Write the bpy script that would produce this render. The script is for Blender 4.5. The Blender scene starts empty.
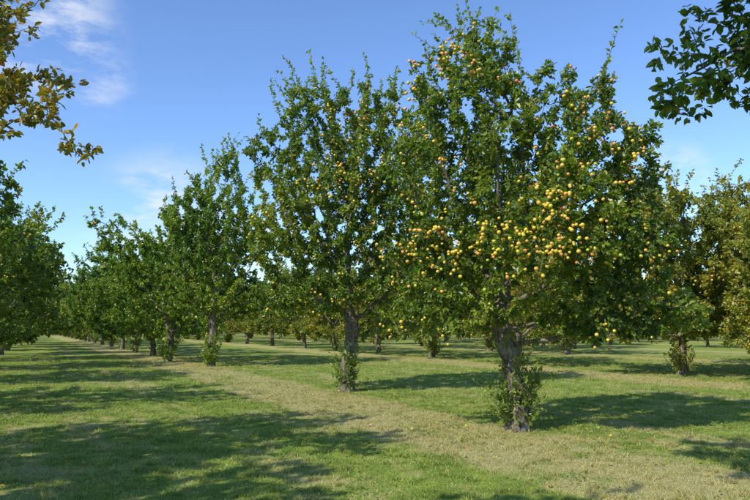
import bpy, math, numpy as np
from mathutils import Vector
sc = bpy.context.scene
sc.view_settings.view_transform = 'Standard'
sc.view_settings.look = 'None'
sc.view_settings.exposure = 0
ACR = np.array([.881, .473]); ALG = np.array([-.473, .881])

# ------------------------------------------------------------------ node helpers
class NT:
    def __init__(s, tree):
        s.t = tree; s.n = tree.nodes; s.l = tree.links
    def new(s, typ, **kw):
        n = s.n.new(typ)
        for k, v in kw.items(): setattr(n, k, v)
        return n
    def put(s, sock, v):
        if isinstance(v, (int, float, tuple, list)): sock.default_value = v
        else: s.l.new(v, sock)
    def math(s, op, a, b=0.0, c=0.0, clamp=False):
        n = s.n.new('ShaderNodeMath'); n.operation = op; n.use_clamp = clamp
        for i, v in enumerate((a, b, c)): s.put(n.inputs[i], v)
        return n.outputs[0]
    def mix(s, f, a, b, blend='MIX'):
        n = s.n.new('ShaderNodeMix'); n.data_type = 'RGBA'; n.blend_type = blend
        s.put(n.inputs[0], f)
        s.put(n.inputs[6], a if not isinstance(a, tuple) else (*a, 1)[:4])
        s.put(n.inputs[7], b if not isinstance(b, tuple) else (*b, 1)[:4])
        return n.outputs[2]
    def noise(s, vec, scale, detail=4, rough=.55, out=0):
        n = s.n.new('ShaderNodeTexNoise'); n.inputs['Scale'].default_value = scale
        n.inputs['Detail'].default_value = detail; n.inputs['Roughness'].default_value = rough
        if vec is not None: s.l.new(vec, n.inputs['Vector'])
        return n.outputs[out]
    def ss(s, x, a, b, lo=0., hi=1.):
        n = s.n.new('ShaderNodeMapRange'); n.interpolation_type = 'SMOOTHSTEP'
        s.put(n.inputs[0], x)
        for i, v in zip((1, 2, 3, 4), (a, b, lo, hi)): n.inputs[i].default_value = v
        return n.outputs[0]
def mat(name):
    m = bpy.data.materials.new(name); m.use_nodes = True
    m.node_tree.nodes.clear()
    return m, NT(m.node_tree)

def ground_color(N):
    """shared procedural turf colour (real albedo) in world position"""
    pos = N.new('ShaderNodeNewGeometry').outputs['Position']
    dot = N.new('ShaderNodeVectorMath', operation='DOT_PRODUCT')
    N.l.new(pos, dot.inputs[0]); dot.inputs[1].default_value = (.881, .473, 0)
    wob = N.noise(pos, .25, 3)
    u = N.math('ADD', dot.outputs['Value'], N.math('MULTIPLY', wob, 1.0))
    d = N.math('PINGPONG', N.math('ADD', u, 110 - 5.9 - .5), 5.5)
    big = N.noise(pos, .33, 5, .6)
    med = N.noise(pos, 1.9, 6, .72)
    fine = N.noise(pos, 14, 4, .7)
    mp = N.new('ShaderNodeMapping'); mp.inputs['Rotation'].default_value = (0, 0, -math.atan2(.473, .881))
    mp.vector_type = 'POINT'; N.l.new(pos, mp.inputs[0])
    mp2 = N.new('ShaderNodeMapping'); mp2.inputs['Scale'].default_value = (1.6, .1, 1); N.l.new(mp.outputs[0], mp2.inputs[0])
    streak = N.noise(mp2.outputs[0], 1.3, 4, .6)
    row = N.ss(d, 1.6, .7)            # worn strip under the trees
    tr = N.math('ABSOLUTE', N.math('SUBTRACT', d, 3.0))
    track = N.ss(tr, .45, .05)
    dry = N.math('MULTIPLY', row, .72)
    dry = N.math('ADD', dry, N.math('MULTIPLY', track, .26))
    dry = N.math('ADD', dry, N.math('MULTIPLY', N.math('SUBTRACT', big, .5), 1.9))
    dry = N.math('ADD', dry, N.math('MULTIPLY', N.math('SUBTRACT', med, .5), 2.6))
    dry = N.math('ADD', dry, N.math('MULTIPLY', N.math('SUBTRACT', streak, .5), 1.8))
    dry = N.ss(N.math('ADD', dry, .12), .02, .85)
    g = N.mix(N.ss(fine, .3, .7), (.22, .34, .04), (.39, .47, .07))
    g = N.mix(N.ss(med, .40, .60), N.mix(.5, g, (.10, .18, .03)), g)
    straw = N.mix(N.ss(fine, .3, .7), (.40, .355, .13), (.62, .555, .25))
    return pos, N.mix(dry, g, straw), dry, fine, med

def m_ground():
    m, N = mat('turf_ground')
    pos, col, dry, fine, med = ground_color(N)
    vf = N.noise(pos, 60, 3, .7)
    col = N.mix(N.ss(vf, .35, .65, .5, 0.), col, (.13, .13, .05))
    b = N.new('ShaderNodeBsdfPrincipled'); b.inputs['Roughness'].default_value = .95
    b.inputs['Specular IOR Level'].default_value = .1
    N.l.new(col, b.inputs['Base Color'])
    h = N.math('ADD', N.math('MULTIPLY', fine, .6), N.math('MULTIPLY', vf, .4))
    bp = N.new('ShaderNodeBump'); bp.inputs['Strength'].default_value = .8; bp.inputs['Distance'].default_value = .06
    N.l.new(h, bp.inputs['Height']); N.l.new(bp.outputs[0], b.inputs['Normal'])
    o = N.new('ShaderNodeOutputMaterial'); N.l.new(b.outputs[0], o.inputs[0]); return m
def m_blade():
    m, N = mat('grass_blade')
    pos, col, dry, fine, med = ground_color(N)
    a = N.new('ShaderNodeAttribute', attribute_name='tint').outputs['Fac']
    col = N.mix(N.ss(a, .6, 1., 0, .7), col, (.52, .47, .2))
    hs = N.new('ShaderNodeHueSaturation'); hs.inputs['Value'].default_value = 1.0
    N.l.new(col, hs.inputs['Color']); N.l.new(N.ss(a, 0, 1, .72, 1.4), hs.inputs['Value'])
    d = N.new('ShaderNodeBsdfPrincipled'); d.inputs['Roughness'].default_value = .55
    d.inputs['Specular IOR Level'].default_value = .3
    N.l.new(hs.outputs[0], d.inputs['Base Color'])
    t = N.new('ShaderNodeBsdfTranslucent'); N.l.new(hs.outputs[0], t.inputs[0])
    mx = N.new('ShaderNodeMixShader'); mx.inputs[0].default_value = .42
    N.l.new(d.outputs[0], mx.inputs[1]); N.l.new(t.outputs[0], mx.inputs[2])
    o = N.new('ShaderNodeOutputMaterial'); N.l.new(mx.outputs[0], o.inputs[0]); return m
def m_leaf():
    m, N = mat('apple_leaf')
    a = N.new('ShaderNodeAttribute', attribute_name='tint').outputs['Fac']
    r = N.new('ShaderNodeValToRGB'); N.l.new(a, r.inputs[0]); e = r.color_ramp.elements
    e[0].position = 0; e[0].color = (.055, .105, .011, 1)
    e[1].position = 1; e[1].color = (.34, .19, .04, 1)
    for p, c in ((.4, (.128, .205, .017)), (.72, (.24, .30, .026)), (.9, (.36, .34, .04))):
        x = e.new(p); x.color = (*c, 1)
    oc = N.new('ShaderNodeObjectInfo').outputs['Color']
    col = N.mix(1., r.outputs[0], oc, 'MULTIPLY')
    geo = N.new('ShaderNodeNewGeometry')
    col2 = N.mix(N.math('MULTIPLY', geo.outputs['Backfacing'], .35), col, (.22, .27, .12))
    b = N.new('ShaderNodeBsdfPrincipled'); b.inputs['Roughness'].default_value = .38
    b.inputs['Specular IOR Level'].default_value = .5
    N.l.new(col2, b.inputs['Base Color'])
    t = N.new('ShaderNodeBsdfTranslucent')
    N.l.new(N.mix(1., col, (1.6, 1.65, .6), 'MULTIPLY'), t.inputs[0])
    mx = N.new('ShaderNodeMixShader'); mx.inputs[0].default_value = .33
    N.l.new(b.outputs[0], mx.inputs[1]); N.l.new(t.outputs[0], mx.inputs[2])
    o = N.new('ShaderNodeOutputMaterial'); N.l.new(mx.outputs[0], o.inputs[0]); return m
def m_bark():
    m, N = mat('apple_bark')
    tc = N.new('ShaderNodeTexCoord').outputs['Object']
    mp = N.new('ShaderNodeMapping'); mp.inputs['Scale'].default_value = (1, 1, .35); N.l.new(tc, mp.inputs[0])
    n1 = N.noise(mp.outputs[0], 28, 5, .65); n2 = N.noise(tc, 5, 4, .6)
    c = N.mix(N.ss(n1, .35, .65), (.07, .056, .04), (.25, .215, .165))
    c = N.mix(N.ss(n2, .50, .66, 0, .6), c, (.37, .35, .27))
    b = N.new('ShaderNodeBsdfPrincipled'); b.inputs['Roughness'].default_value = .9
    b.inputs['Specular IOR Level'].default_value = .15
    N.l.new(c, b.inputs['Base Color'])
    bp = N.new('ShaderNodeBump'); bp.inputs['Strength'].default_value = 1; bp.inputs['Distance'].default_value = .03
    N.l.new(n1, bp.inputs['Height']); N.l.new(bp.outputs[0], b.inputs['Normal'])
    o = N.new('ShaderNodeOutputMaterial'); N.l.new(b.outputs[0], o.inputs[0]); return m
def m_apple():
    m, N = mat('apple_skin')
    a = N.new('ShaderNodeAttribute', attribute_name='tint').outputs['Fac']
    tc = N.new('ShaderNodeTexCoord').outputs['Object']
    n = N.noise(tc, 18, 3)
    f = N.math('ADD', a, N.math('MULTIPLY', N.math('SUBTRACT', n, .5), .9), clamp=True)
    r = N.new('ShaderNodeValToRGB'); N.l.new(f, r.inputs[0]); e = r.color_ramp.elements
    e[0].position = 0; e[0].color = (.40, .45, .04, 1)
    e[1].position = 1; e[1].color = (.60, .17, .06, 1)
    for p, c in ((.28, (.66, .54, .05)), (.55, (.78, .50, .08)), (.8, (.76, .34, .09))):
        x = e.new(p); x.color = (*c, 1)
    b = N.new('ShaderNodeBsdfPrincipled'); b.inputs['Roughness'].default_value = .4
    b.inputs['Specular IOR Level'].default_value = .35
    N.l.new(r.outputs[0], b.inputs['Base Color'])
    o = N.new('ShaderNodeOutputMaterial'); N.l.new(b.outputs[0], o.inputs[0]); return m
M_GROUND, M_BLADE, M_LEAF, M_BARK, M_APPLE = m_ground(), m_blade(), m_leaf(), m_bark(), m_apple()

# ------------------------------------------------------------------ mesh assembly
class MB:
    def __init__(s): s.v = []; s.f = []; s.nv = 0; s.t = []
    def add(s, verts, faces, m, tint, smooth=True):
        verts = np.asarray(verts, float); faces = np.asarray(faces, int)
        s.v.append(verts); s.f.append((faces + s.nv, m, smooth)); s.nv += len(verts)
        s.t.append(np.broadcast_to(np.asarray(tint, float), (len(verts),)))
    def build(s, name, mats):
        me = bpy.data.meshes.new(name)
        V = np.concatenate(s.v); T = np.concatenate(s.t)
        me.vertices.add(len(V)); me.vertices.foreach_set('co', V.astype(np.float32).ravel())
        loops = np.concatenate([f.ravel() for f, _, _ in s.f])
        tot = np.concatenate([np.full(len(f), f.shape[1]) for f, _, _ in s.f])
        mi = np.concatenate([np.full(len(f), m) for f, m, _ in s.f])
        sm = np.concatenate([np.full(len(f), q) for f, _, q in s.f])
        st = np.concatenate([[0], np.cumsum(tot)[:-1]])
        me.loops.add(len(loops)); me.loops.foreach_set('vertex_index', loops.astype(np.int32))
        me.polygons.add(len(tot)); me.polygons.foreach_set('loop_start', st.astype(np.int32))
        me.polygons.foreach_set('material_index', mi.astype(np.int32))
        me.polygons.foreach_set('use_smooth', sm.astype(bool))
        for m in mats: me.materials.append(m)
        me.update(calc_edges=True)
        at = me.attributes.new('tint', 'FLOAT', 'POINT'); at.data.foreach_set('value', T.astype(np.float32))
        return me
def unit(a): return a / (np.linalg.norm(a, axis=-1, keepdims=True) + 1e-9)

def tube(mb, pts, rad, k, mat_i=0, tint=.5):
    pts = np.asarray(pts); n = len(pts)
    tan = np.gradient(pts, axis=0); tan = unit(tan)
    ref = np.array([1., 0, 0]) if abs(tan[0][0]) < .8 else np.array([0, 1., 0])
    ang = np.arange(k) * 2 * math.pi / k; ca, sa = np.cos(ang)[:, None], np.sin(ang)[:, None]
    V = np.empty((n, k, 3)); a = ref
    for i in range(n):
        a = a - tan[i] * a.dot(tan[i]); a = a / (math.sqrt(a.dot(a)) + 1e-9)
        b = np.cross(tan[i], a)
        wv = 1.
        if k >= 14: wv = (1 + .12 * np.sin(3 * ang + i * .3) + .08 * np.sin(5 * ang - i * .5) + .05 * math.sin(i * 1.7))[:, None]
        V[i] = pts[i] + rad[i] * wv * (ca * a + sa * b)
    i = np.arange(n - 1)[:, None] * k; j = np.arange(k)[None]; j2 = (j + 1) % k
    F = np.stack([i + j, i + j2, i + k + j2, i + k + j], -1).reshape(-1, 4)
    mb.add(V.reshape(-1, 3), F, mat_i, tint)

def leaves(mb, rng, C, Dr, size, tint, up=.75, mat_i=1):
    n = len(C)
    Dr = unit(Dr)
    nr = rng.normal(size=(n, 3)) * .55 + np.array([-.15, -.15, up]); nr = nr - Dr * (nr * Dr).sum(1, keepdims=True); nr = unit(nr)
    sd = np.cross(Dr, nr)
    L = (size * rng.uniform(.65, 1.2, n))[:, None]; W = L * rng.uniform(.24, .33, n)[:, None]
    fold = rng.uniform(.15, .5, n)[:, None] * W; dr = rng.uniform(0, .25, n)[:, None] * L
    st = C + Dr * L * .12
    p = [st, st + Dr * L * .3 + sd * W + nr * fold, st + Dr * L * .68 + sd * W * .8 + nr * (fold - dr * .4),
         st + Dr * L - nr * dr, st + Dr * L * .68 - sd * W * .8 + nr * (fold - dr * .4), st + Dr * L * .3 - sd * W + nr * fold]
    V = np.stack(p, 1).reshape(-1, 3)
    b = np.arange(n)[:, None] * 6
    F = np.concatenate([b + np.array([[0, 1, 2, 3]]), b + np.array([[0, 3, 4, 5]])])
    mb.add(V, F, mat_i, np.repeat(tint, 6), False)

def apple_template():
    k, R = 8, 5; vs = []
    for r in range(R):
        ph = math.pi * (r + .5) / R * .94 + .1
        rr = math.sin(ph) * (1.0 + .12 * math.cos(ph)); z = math.cos(ph) * .9
        for j in range(k):
            t = 2 * math.pi * j / k; vs.append((rr * math.cos(t), rr * math.sin(t), z))
    vs.append((0, 0, .66)); vs.append((0, 0, -.72))
    q = [(r * k + j, (r + 1) * k + j, (r + 1) * k + (j + 1) % k, r * k + (j + 1) % k) for r in range(R - 1) for j in range(k)]
    t = [(R * k, j, (j + 1) % k) for j in range(k)] + [(R * k + 1, (R - 1) * k + (j + 1) % k, (R - 1) * k + j) for j in range(k)]
    return np.array(vs), np.array(q), np.array(t)
AV, AQ, AT = apple_template()
def apples(mb, rng, C, size, tint, mat_i=2):
    n = len(C)
    if not n: return
    s = (size * .5 * rng.uniform(.75, 1.15, n))[:, None, None]
    tl = rng.normal(size=(n, 3)) * .35 + np.array([0, 0, 1]); z = unit(tl)
    x = unit(np.cross(z, rng.normal(size=(n, 3)))); y = np.cross(z, x)
    V = C[:, None] + s * (AV[None, :, :1] * x[:, None] + AV[None, :, 1:2] * y[:, None] + AV[None, :, 2:] * z[:, None])
    b = (np.arange(n) * len(AV))[:, None, None]; V = V.reshape(-1, 3); tt = np.repeat(tint, len(AV))
    Fq = (AQ[None] + b).reshape(-1, 4); Ft = (AT[None] + b).reshape(-1, 3)
    mb.v.append(V); mb.t.append(tt); mb.f.append((Fq + mb.nv, mat_i, True)); mb.f.append((Ft + mb.nv, mat_i, True)); mb.nv += len(V)

def lump(P, s, ph):
    return (np.sin(P[:, 0] * s + ph) * np.sin(P[:, 1] * s * 1.1 + ph * 2.3) + np.sin(P[:, 2] * s * .9 + ph * 1.7) * np.sin((P[:, 0] + P[:, 1]) * s * .7 + ph))

def tree_mesh(name, seed, blobs, trunk, r_trunk=.15, n_pts=1500, step=.16, n_leaf=30000, leaf=.085,
              n_apple=0, apple=.055, n_shoot=30, sucker=0, tint0=.4, gap=.9, shoot_len=(.35, .85), apple_w=None, atint=.45, per=6, af=.62):
    rng = np.random.default_rng(seed); mb = MB()
    B = np.array(blobs, float)  # x y z rx ry rz
    w = (B[:, 3] * B[:, 4] * B[:, 5]) ** .8; w /= w.sum()
    cen = (B[:, :3] * w[:, None]).sum(0)
    P = []
    while len(P) < n_pts:
        b = B[rng.choice(len(B), p=w)]; d = unit(rng.normal(size=3)) * rng.uniform() ** (1 / 2.4)
        p = b[:3] + d * b[3:]
        if p[2] < .5: continue
        P.append(p)
    P = np.array(P); P = P[lump(P, 3.1, seed * .7) < gap + .22 * (cen[2] - P[:, 2])]
    tr = np.array(trunk, float)
    seg = np.linalg.norm(np.diff(tr, axis=0), axis=1); cum = np.concatenate([[0], np.cumsum(seg)])
    ts = np.linspace(0, cum[-1], max(4, int(cum[-1] / step)))
    tr = np.stack([np.interp(ts, cum, tr[:, i]) for i in range(3)], 1)
    for _ in range(2): tr[1:-1] = (tr[:-2] + tr[1:-1] * 2 + tr[2:]) / 4
    tr[2:-1, :2] += rng.normal(size=(len(tr) - 3, 2)) * .018
    nodes = [p for p in tr]; par = [-1] + list(range(len(tr) - 1))
    a0 = int(len(tr) * af)
    bd = np.full(len(P), 1e9); bi = np.zeros(len(P), int); alive = np.ones(len(P), bool)
    new = list(range(a0, len(tr)))
    for it in range(220):
        if new and alive.any():
            X = np.array([nodes[i] for i in new]); D = np.linalg.norm(P[:, None] - X[None], axis=2)
            j = D.argmin(1); dm = D[np.arange(len(P)), j]; up = dm < bd
            bd[up] = dm[up]; bi[up] = np.array(new)[j[up]]
            alive &= bd > step * 1.25
        if not alive.any(): break
        idx = np.where(alive)[0]; src = bi[idx]
        NN = np.array(nodes); dv = unit(P[idx] - NN[src])
        us, inv = np.unique(src, return_inverse=True)
        acc = np.zeros((len(us), 3)); np.add.at(acc, inv, dv)
        dirs = unit(unit(acc) + rng.normal(size=acc.shape) * .22 + np.array([0, 0, .06]))
        cand = NN[us] + dirs * step
        D = np.linalg.norm(cand[:, None] - NN[None], axis=2).min(1); ok = D > step * .55
        new = []
        for c, s_ in zip(cand[ok], us[ok]):
            new.append(len(nodes)); nodes.append(c); par.append(int(s_))
        if not new: break
    NN = np.array(nodes); par = np.array(par); n = len(NN)
    ch = [[] for _ in range(n)]
    for i in range(1, n): ch[par[i]].append(i)
    tips = np.zeros(n)
    for i in range(n - 1, -1, -1):
        if not ch[i]: tips[i] = 1
        if par[i] >= 0: tips[par[i]] += tips[i]
    tip_r = .0042; ex = math.log(tips[0]) / math.log(r_trunk / tip_r)
    R = tip_r * tips ** (1 / ex)
    R0 = R.copy()
    hz = NN[:len(tr), 2]; R0[:len(tr)] *= 1 + .4 * np.exp(-np.maximum(hz, 0) / .18)
    stack = [(0, -1)]
    while stack:
        i, pr = stack.pop(); chain = []; rad = []
        if pr >= 0: chain.append(NN[pr]); rad.append(min(R0[pr] * .9, R0[i] * 1.15))
        while True:
            chain.append(NN[i]); rad.append(R0[i])
            if not ch[i]: break
            c = sorted(ch[i], key=lambda q: -tips[q])
            for o in c[1:]: stack.append((o, i))
            i = c[0]
        if len(chain) < 2: continue
        rm = max(rad); k = 14 if rm > .08 else 7 if rm > .03 else 5 if rm > .012 else 3
        if rad[-1] < .006: rad[-1] = .002
        tube(mb, chain, rad, k)
    thin = np.where((R < .017) & (par > len(tr)))[0]
    ncl = n_leaf // per
    cl = rng.choice(thin, ncl); f = rng.uniform(0, 1, (ncl, 1))
    C = NN[cl] * f + NN[par[cl]] * (1 - f) + rng.normal(size=(ncl, 3)) * .04
    ax = unit(unit(C - cen) * .6 + unit(NN[cl] - NN[par[cl]]) * .5 + np.array([0, 0, .25]))
    clt = np.clip(tint0 + .22 * lump(C, 1.7, seed) + rng.normal(size=ncl) * .12, 0, .84)
    CC = np.repeat(C, per, 0) + rng.normal(size=(ncl * per, 3)) * .012
    DD = unit(rng.normal(size=(ncl * per, 3))) + np.repeat(ax, per, 0) * .55 + np.array([0, 0, -.22])
    tt = np.clip(np.repeat(clt, per) + rng.normal(size=ncl * per) * .1, 0, .88)
    old = rng.uniform(size=len(tt)) < .022; tt[old] = rng.uniform(.88, 1, old.sum())
    leaves(mb, rng, CC, DD, leaf, tt)
    def shoot(p0, d, ln, lf):
        m = 7; t = np.linspace(0, 1, m)[:, None]
        bend = rng.normal(size=3) * .2 * ln
        pts = p0 + d * t * ln + bend * t ** 2
        tube(mb, pts, np.linspace(.006, .002, m), 4)
        q = max(8, int(ln / .02)); tq = rng.uniform(.03, 1, q)
        c = np.stack([np.interp(tq, t[:, 0], pts[:, i]) for i in range(3)], 1)
        rr = unit(rng.normal(size=(q, 3)) + d * .45)
        leaves(mb, rng, c, rr, lf, np.clip(tint0 + .12 + rng.normal(size=q) * .12, 0, .85), up=.5)
    if n_shoot:
        tipn = np.where((tips <= 2) & (par > len(tr)))[0]
        sc_ = NN[tipn, 2] + .35 * np.linalg.norm((NN[tipn] - cen)[:, :2], axis=1) + rng.uniform(0, 1.3, len(tipn))
        for i in tipn[np.argsort(-sc_)[:n_shoot * 2]][rng.permutation(min(n_shoot * 2, len(tipn)))[:n_shoot]]:
            o = unit(NN[i] - cen); shoot(NN[i], unit(np.array([o[0] * .7, o[1] * .7, 1.]) + rng.normal(size=3) * .25), rng.uniform(*shoot_len), leaf * .95)
    for _ in range(sucker):
        a = rng.uniform(0, 6.28); z = abs(rng.normal()) * .5 + .03
        rr = np.array([math.cos(a), math.sin(a), 0])
        p0 = np.array([tr[0][0], tr[0][1], z]) + rr * r_trunk * rng.uniform(.7, 1.3)
        shoot(p0, unit(rr * rng.uniform(.15, .9) + np.array([0, 0, .8])), rng.uniform(.15, .6), leaf * .75)
    if n_apple:
        out = np.linalg.norm((NN[thin] - cen) / np.array([1.2, 1.2, 1.3]), axis=1)
        pr = np.clip(out, .2, 2.0) ** 1.6 * np.exp(1.0 * lump(NN[thin], 2.3, seed + 3))
        pr *= 1 + 1.2 * np.clip(-(NN[thin, 1] + NN[thin, 0] * .3) / 1.5, -.6, 1.2)
        if apple_w is not None: pr = pr * apple_w(NN[thin])
        pr /= pr.sum(); nc = n_apple // 2
        c = NN[rng.choice(thin, nc, p=pr)]; oc = unit(c - cen)
        C = np.repeat(c, 2, 0) + rng.normal(size=(nc * 2, 3)) * .06 + np.repeat(oc, 2, 0) * .07 + np.array([0, 0, -.04])
        apples(mb, rng, C, apple, np.clip(rng.normal(size=len(C)) * .2 + atint + .06 * (C[:, 2] - cen[2]), 0, 1))
    me = mb.build(name, [M_BARK, M_LEAF, M_APPLE])
    print(name, 'nodes', n, 'faces', len(me.polygons))
    return me

def put(me, x, y, rot=0, s=1, color=(1, 1, 1), name='apple_tree', parent=None, sz=None):
    o = bpy.data.objects.new(name, me); sc.collection.objects.link(o)
    o.location = (x, y, 0); o.rotation_euler = (0, 0, rot); o.scale = (s, s, sz or s); o.color = (*color, 1)
    if parent: o.parent = parent
    return o

# ------------------------------------------------------------------ the hero trees (local coords, metres)
A = tree_mesh('apple_tree_a', 11, [
    (.25, .0, 4.0, 1.5, 1.5, 1.5), (-.85, -.2, 5.1, .9, .9, .9), (-.5, .1, 5.85, .65, .7, .6), (.85, -.2, 5.0, .8, .8, .6),
    (1.7, -.1, 4.1, .8, .9, .8), (-1.25, .2, 4.0, .85, .9, 1.0), (-1.25, -.2, 2.6, .85, .9, .75), (1.5, -.3, 2.8, 1., .9, .9),
    (.3, -1.3, 3.0, 1.0, .7, 1.1), (.1, 1.3, 3.4, 1.1, .8, 1.2), (2.4, -.2, 1.8, .65, .5, .4), (1.5, -.4, 1.8, .9, .7, .6), (.7, -.8, 1.8, .7, .5, .6), (-.8, -.5, 1.8, .7, .6, .5), (-1.5, 0, 1.75, .7, .6, .5)],
    [(0, 0, -.1), (.03, 0, .3), (-.02, .03, .7), (-.12, .05, 1.1), (-.24, .02, 1.5), (-.27, .0, 1.8), (-.16, .05, 2.15)], r_trunk=.145, n_pts=4200, step=.135,
    n_leaf=58000, leaf=.083, n_apple=1250, apple=.053, n_shoot=34, sucker=85, tint0=.42, gap=.75, atint=.52,
    apple_w=lambda p: np.where(p[:, 2] > 2.2, 1., .35))
Bm = tree_mesh('apple_tree_b', 23, [
    (-.2, 0, 4.8, 2.1, 2.0, 2.1), (-1.05, -.2, 6.9, .9, 1.0, .9), (.55, .2, 7.0, 1.0, 1.1, 1.), (-2.0, 0, 5.8, .8, .8, .8),
    (1.7, .1, 6.1, 1.0, 1.1, 1.0), (-1.6, -.4, 3.8, 1., 1.0, 1.0), (1.3, -.3, 2.8, 1.1, 1.0, .9), (-.4, -.8, 2.5, 1., .8, .7), (1.7, .6, 4.4, 1.1, 1, 1), (-1.6, 0, 2.3, .8, .8, .6), (1.4, .3, 1.9, .9, .8, .5)],
    [(0, 0, -.1), (-.02, 0, .4), (.06, .02, .9), (.14, 0, 1.4), (.05, .05, 1.9)], r_trunk=.15, n_pts=4200, step=.17,
    n_leaf=62000, leaf=.093, n_apple=700, apple=.06, n_shoot=36, sucker=55, tint0=.45, gap=.8, shoot_len=(.4, .9), atint=.58,
    apple_w=lambda p: np.where((p[:, 0] > -.8) & (p[:, 2] < 7) & (p[:, 2] > 2.8), 1., .12))
Cm = tree_mesh('apple_tree_c', 37, [
    (0, 0, 5.3, 2.0, 1.9, 2.2), (.3, 0, 7.9, .8, .9, .9), (1.6, 0, 5.4, 1.2, 1.2, 1.3), (-1.3, .1, 5.8, 1.1, 1, 1.1), (.2, -.2, 7.0, 1.3, 1.2, .9), (.9, 0, 2.8, 1.7, 1.4, 1.), (-1, 0, 2.9, 1.3, 1.2, .9)],
    [(0, 0, -.1), (0, 0, .7), (.05, 0, 1.3), (0, 0, 1.9)], r_trunk=.135, n_pts=2800, step=.2,
    n_leaf=38000, leaf=.112, n_apple=60, n_shoot=30, sucker=80, tint0=.5, gap=.8, shoot_len=(.45, 1.0))
Lm = tree_mesh('apple_tree_l', 41, [
    (-.3, 0, 3.9, 2.0, 2.0, 1.7), (1.3, -.2, 3.6, 1.4, 1.3, 1.2), (2.7, -.3, 4.2, 1.1, .7, .7), (3.3, -.5, 3.85, .5, .4, .4), (1.0, .9, 5.0, 1.2, 1.2, .9), (3.9, -.5, 3.15, .28, .22, .2), (3.2, -.4, 4.7, .6, .5, .4), (1.5, 0, 2.4, 1.1, 1.2, .7)],
    [(0, 0, -.1), (.05, 0, .9), (0, .1, 1.9)], r_trunk=.14, n_pts=3200, step=.14, n_leaf=50000, leaf=.074, n_apple=60, n_shoot=14, tint0=.62, gap=.85)
Rm = tree_mesh('apple_tree_r', 53, [
    (0, 0, 4.4, 2.0, 2.0, 1.7), (-1.0, 1.5, 3.95, .8, .6, .4), (-1.4, 1.8, 3.5, .5, .45, .25), (-.9, 1.8, 3.7, .5, .4, .4), (0, .5, 2.6, 1.2, 1.0, .6), (-2.4, .2, 5.3, 1.3, 1.2, .8), (-3.8, .7, 5.5, .9, 1., .6), (-3.4, -.3, 5.4, 1.2, 1.0, .7)],  # last three blobs: unseen high boughs, added to shade the grass at lower right
    [(0, 0, -.1), (.05, 0, .9), (0, .1, 2.0)], r_trunk=.14, n_pts=3000, step=.15, n_leaf=50000, leaf=.076, n_apple=10, n_shoot=8, tint0=.32, gap=1.1)
# broad golden-leaved trees on the right
Q = []
for k in (0, 1):
    rg = np.random.default_rng(300 + k)
    bl = [(0, 0, 3.4, 2.6, 2.4, 2.1), (0, 0, 2.0, 2.7, 2.4, 1.1)]
    for q in range(14):
        a = q * .7 + rg.uniform(-.3, .3); rr = rg.uniform(1.6, 2.8)
        bl.append((math.cos(a) * rr, math.sin(a) * rr, rg.uniform(1.3, 4.8), rg.uniform(.8, 1.3), rg.uniform(.8, 1.3), rg.uniform(.6, 1.0)))
    Q.append(tree_mesh('apple_tree_golden', 71 + k, bl, [(0, 0, -.1), (.05, 0, .6), (.1, .05, 1.2)], r_trunk=.12, n_pts=3600, step=.18,
             n_leaf=70000, leaf=.1, n_apple=260, apple=.06, n_shoot=60, sucker=40, tint0=.6, gap=1.3, af=.75))
def generic(k, n_pts, step, nl, lf, low):
    rg = np.random.default_rng(100 + k)
    bl = [(0, 0, 3.4, 2.0, 2.0, 1.7)]
    for q in range(9):
        a = q * .7 + rg.uniform(-.3, .3); z = rg.uniform(1.9, 4.6); rr = rg.uniform(1.3, 2.4)
        bl.append((math.cos(a) * rr, math.sin(a) * rr, z, rg.uniform(.8, 1.3), rg.uniform(.8, 1.3), rg.uniform(.6, 1.1)))
    for q in range(6):
        a = q * 1.05 + rg.uniform(-.4, .4); rr = rg.uniform(1.1, 2.4)
        bl.append((math.cos(a) * rr, math.sin(a) * rr, rg.uniform(1.15, 1.8), 1., 1., .55))
    if low: bl += [(0, 0, 1.4, 2.2, 2.2, 1.2)]
    bl.append((rg.uniform(-.8, .8), rg.uniform(-.8, .8), 5.1, 1.0, 1.0, .8))
    return tree_mesh('apple_tree_generic', 60 + k, bl, [(0, 0, -.1), (rg.uniform(-.15, .15), 0, .6), (rg.uniform(-.2, .2), .05, 1.1)],
             r_trunk=.11, n_pts=n_pts, step=step, n_leaf=nl, leaf=lf, n_apple=((300 if k % 2 else 60) if nl > 10000 else 0), apple=.065, n_shoot=22, sucker=(34 if k % 2 == 0 else 6), tint0=.5, gap=.95)
G = [generic(k, 1800, .22, 25000, .12, False) for k in range(6)]
F = [generic(10 + k, 500, .4, 5200, .24, k > 0) for k in range(4)]

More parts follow.
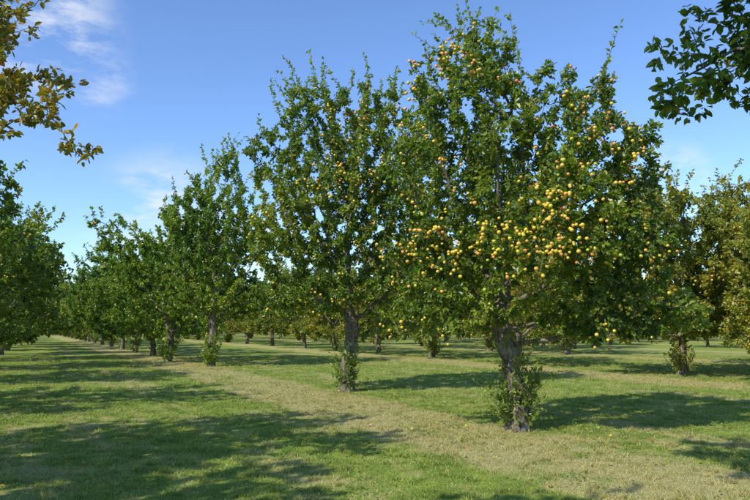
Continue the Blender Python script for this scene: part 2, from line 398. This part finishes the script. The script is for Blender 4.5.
put(A, 2.2, 10.5, sz=1.03)
put(Bm, -.7, 16.7, color=(.97, 1, 1), sz=1.02)
put(Cm, -6.5, 26.7, color=(.95, 1.06, 1))
put(Lm, -6.6, 6.5, color=(1.35, .82, .95))
put(Rm, 4.0, 3.4, color=(.8, .95, 1))
put(Q[0], 10.0, 22.0, .4, 1.12, color=(1.2, .98, 1.2))
put(Q[1], 12.0, 17.8, 2., 1.0, color=(1.2, 1.02, 1.2))
rng = np.random.default_rng(5)
for i, (x, y) in enumerate([(-9.3, 30.4), (-12.1, 36.8), (-14.6, 41), (-17.5, 46.6), (-20.4, 52), (-23.4, 57.8), (-26.5, 63.5), (-29.6, 69.5)]):
    put(G[i % 6], x, y, rng.uniform(0, 6.28), rng.uniform(1.05, 1.3), color=(.95, 1.08, 1))
for i, (x, y, s) in enumerate([(-6.4, 2.0, 1.22), (-9.9, 12.3, 1.05), (-12.3, 18.5, 1.08), (-14.6, 24.5, 1.15), (-17.6, 31, 1.2), (-20.8, 37.5, 1.15), (-24, 44, 1.15), (-27.2, 50, 1.1), (-30.5, 56, 1.1), (-34, 62, 1.1)]):
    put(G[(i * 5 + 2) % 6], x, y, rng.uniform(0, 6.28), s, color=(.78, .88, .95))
far = bpy.data.objects.new('distant_orchard', None); sc.collection.objects.link(far)
for r in range(8):
    u = 18.6 + r * 9.0
    for q in range(-2, 26):
        if r == 0 and q <= 0: continue
        v = 16.6 + q * 6.0 + rng.uniform(-1.2, 1.2)
        if rng.uniform() < .08 and r > 0: continue
        x, y = (u + (rng.uniform(-1.4, 1.4) if r else 0)) * ACR + v * ALG
        if y < 4 or abs(x) > y * .75 + 12 or y > 120: continue
        gold = rng.uniform()
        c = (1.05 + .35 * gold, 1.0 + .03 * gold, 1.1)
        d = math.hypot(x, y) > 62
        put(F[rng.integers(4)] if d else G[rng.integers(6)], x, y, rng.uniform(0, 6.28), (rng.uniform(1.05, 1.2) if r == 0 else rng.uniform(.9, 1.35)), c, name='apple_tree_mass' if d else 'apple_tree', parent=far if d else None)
for u in (6.8, -3.0):
    for q in range(14):
        v = 78 + q * 6.6; x, y = u * ACR + v * ALG
        put(F[rng.integers(4)], x, y, rng.uniform(0, 6.28), rng.uniform(1., 1.2), (.95, 1.0, 1), name='apple_tree_mass', parent=far)
for i in range(84):
    x = -230 + i * 5.4 + rng.uniform(-2, 2); y = 138 + rng.uniform(-7, 7)
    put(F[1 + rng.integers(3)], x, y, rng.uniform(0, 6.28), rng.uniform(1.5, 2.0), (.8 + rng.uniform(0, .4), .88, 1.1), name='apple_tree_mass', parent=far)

# ------------------------------------------------------------------ ground
mb = MB(); S = 1500
mb.add([(-S, -S, 0), (S, -S, 0), (S, S, 0), (-S, S, 0)], [(0, 1, 2, 3)], 0, 0)
sc.collection.objects.link(bpy.data.objects.new('ground', mb.build('ground', [M_GROUND])))

def blades(seed, size, n, h):
    rg = np.random.default_rng(seed); mb = MB()
    x = rg.uniform(-size / 2 - .05, size / 2 + .05, n); y = rg.uniform(-size / 2 - .05, size / 2 + .05, n)
    tc_ = rg.uniform(-size / 2, size / 2, (int(size * size * 12), 2)); sel = rg.uniform(size=n) < .35; w_ = rg.integers(len(tc_), size=n)
    x = np.where(sel, tc_[w_, 0] + rg.normal(size=n) * .035, x); y = np.where(sel, tc_[w_, 1] + rg.normal(size=n) * .035, y)
    H = h * np.where(sel, 1.35, .75) * rg.uniform(.5, 1.3, n); a = rg.uniform(0, 6.283, n); w = rg.uniform(.002, .004, n) * (h / .04) ** .5
    ln = rg.uniform(.4, 1.5, n) * H; b = rg.uniform(0, 6.283, n)
    p = np.stack([x, y, np.full(n, -.004)], 1); sd = np.stack([np.cos(a), np.sin(a), 0 * a], 1) * w[:, None]
    l = np.stack([np.cos(b), np.sin(b), 0 * b], 1) * ln[:, None]; z = np.array([0, 0, 1.]) * H[:, None]
    V = np.stack([p - sd, p + sd, p + l * .35 + z * .6 + sd * .8, p + l * .35 + z * .6 - sd * .8, p + l + z], 1).reshape(-1, 3)
    t = np.repeat(rg.uniform(0, 1, n), 5); bb = np.arange(n)[:, None] * 5
    mb.v.append(V); mb.t.append(t); mb.f.append((bb + np.array([[0, 1, 2, 3]]), 0, False)); mb.f.append((bb + np.array([[3, 2, 4]]), 0, False)); mb.nv = len(V)
    return mb.build('grass_patch', [M_BLADE])
near = [blades(s, 2, 8500, .04) for s in (1, 2, 3)]
mid = [blades(s, 4, 9000, .05) for s in (4, 5)]
gp = bpy.data.objects.new('grass', None); sc.collection.objects.link(gp)
for ix in range(-7, 9):
    for iy in range(1, 8):
        put(near[rng.integers(3)], ix * 2 - .0, iy * 2 + 1, rng.integers(4) * math.pi / 2, 1, name='grass_patch', parent=gp)
for ix in range(-6, 7):
    for iy in range(0, 5):
        put(mid[rng.integers(2)], ix * 4, 18 + iy * 4, rng.integers(4) * math.pi / 2, 1, name='grass_patch', parent=gp)

# clover and low weeds in clumps, fallen leaves, a few windfall apples
mb = MB(); nc = 520
cc = np.column_stack([rng.uniform(-9, 12, nc), rng.uniform(3.5, 24, nc)]); m_ = 34
c = np.repeat(cc, m_, 0) + rng.normal(size=(nc * m_, 2)) * np.repeat(rng.uniform(.05, .22, nc), m_)[:, None]
C = np.column_stack([c, rng.uniform(.015, .05, nc * m_)]); D = rng.normal(size=(nc * m_, 3)) * np.array([1, 1, .3]) + np.array([0, 0, .2])
leaves(mb, rng, C, D, .036, rng.uniform(.15, .6, nc * m_), up=1.4, mat_i=0)
put(mb.build('clover', [M_LEAF]), 0, 0, name='clover', color=(1.1, 1.25, 1.2))
mb = MB(); n = 4200
TP = np.array([(2.2, 10.5), (-.7, 16.7), (-6.6, 6.5), (5.3, 4.4), (-9.7, 12.3), (-6.5, 26.7), (10.8, 20.6)])
c = TP[rng.integers(len(TP), size=n)] + rng.normal(size=(n, 2)) * 2.0
C = np.column_stack([c, rng.uniform(.01, .03, n)]); D = rng.normal(size=(n, 3)) * np.array([1, 1, .25])
leaves(mb, rng, C, D, .065, rng.uniform(.8, 1, n), up=1.6, mat_i=0)
o = put(mb.build('fallen_leaves', [M_LEAF]), 0, 0, name='fallen_leaves', color=(1.0, .95, 1.1))
mb = MB(); n = 10
c = TP[rng.integers(2, size=n)] + rng.normal(size=(n, 2)) * .9
apples(mb, rng, np.column_stack([c, np.full(n, .02)]), .05, rng.uniform(.1, .5, n), 0)
put(mb.build('windfall_apples', [M_APPLE]), 0, 0, name='windfall_apples')

# ------------------------------------------------------------------ light & sky
EL = math.radians(41); sd = Vector((-.70, -.714, 0)).normalized(); s = Vector((sd.x * math.cos(EL), sd.y * math.cos(EL), math.sin(EL)))
L = bpy.data.lights.new('sun', 'SUN'); L.energy = 5.0; L.angle = math.radians(.53); L.color = (1, .955, .85)
lo = bpy.data.objects.new('sun', L); sc.collection.objects.link(lo); lo.rotation_euler = s.to_track_quat('Z', 'Y').to_euler()
W = bpy.data.worlds.new('World'); sc.world = W; W.use_nodes = True; W.node_tree.nodes.clear(); N = NT(W.node_tree)
sky = N.new('ShaderNodeTexSky', sky_type='NISHITA', sun_disc=False, sun_elevation=EL, sun_rotation=math.atan2(s.x, s.y), altitude=50, air_density=1.0, dust_density=.1, ozone_density=2.0)
skyc = N.mix(1., sky.outputs[0], (1.25, 1.47, 1.85), 'MULTIPLY')
tc = N.new('ShaderNodeTexCoord').outputs['Generated']
mp = N.new('ShaderNodeMapping'); mp.inputs['Scale'].default_value = (1, 1, 2.6); N.l.new(tc, mp.inputs[0])
fb = N.noise(mp.outputs[0], 7.5, 10, .66)
mask = None
for d, r0, r1, amp in (((-.52, 1, .47), .12, .02, .75), ((-.44, 1, .38), .07, .02, .4), ((-.32, 1, .15), .13, .03, .8), ((-.17, 1, .09), .10, .02, .9), ((.46, 1, .225), .06, .01, .9)):
    v = Vector(d).normalized()
    dn = N.new('ShaderNodeVectorMath', operation='DISTANCE'); N.l.new(tc, dn.inputs[0]); dn.inputs[1].default_value = v
    k = N.ss(dn.outputs['Value'], r0, r1, 0, amp)
    mask = k if mask is None else N.math('MAXIMUM', mask, k)
cl = N.math('MULTIPLY', N.ss(fb, .42, .64), mask, clamp=True)
col = N.mix(cl, skyc, (7.4, 7.8, 8.4))
bg = N.new('ShaderNodeBackground'); bg.inputs['Strength'].default_value = .122; N.l.new(col, bg.inputs[0])
o = N.new('ShaderNodeOutputWorld'); N.l.new(bg.outputs[0], o.inputs[0])

# ------------------------------------------------------------------ camera
cam = bpy.data.cameras.new('camera'); cam.lens = 32; cam.sensor_width = 36; cam.clip_end = 5000; cam.clip_start = .05
co = bpy.data.objects.new('camera', cam); sc.collection.objects.link(co)
co.location = (0, 0, 1.6); co.rotation_euler = (math.radians(90 + 6.5), 0, 0); sc.camera = co
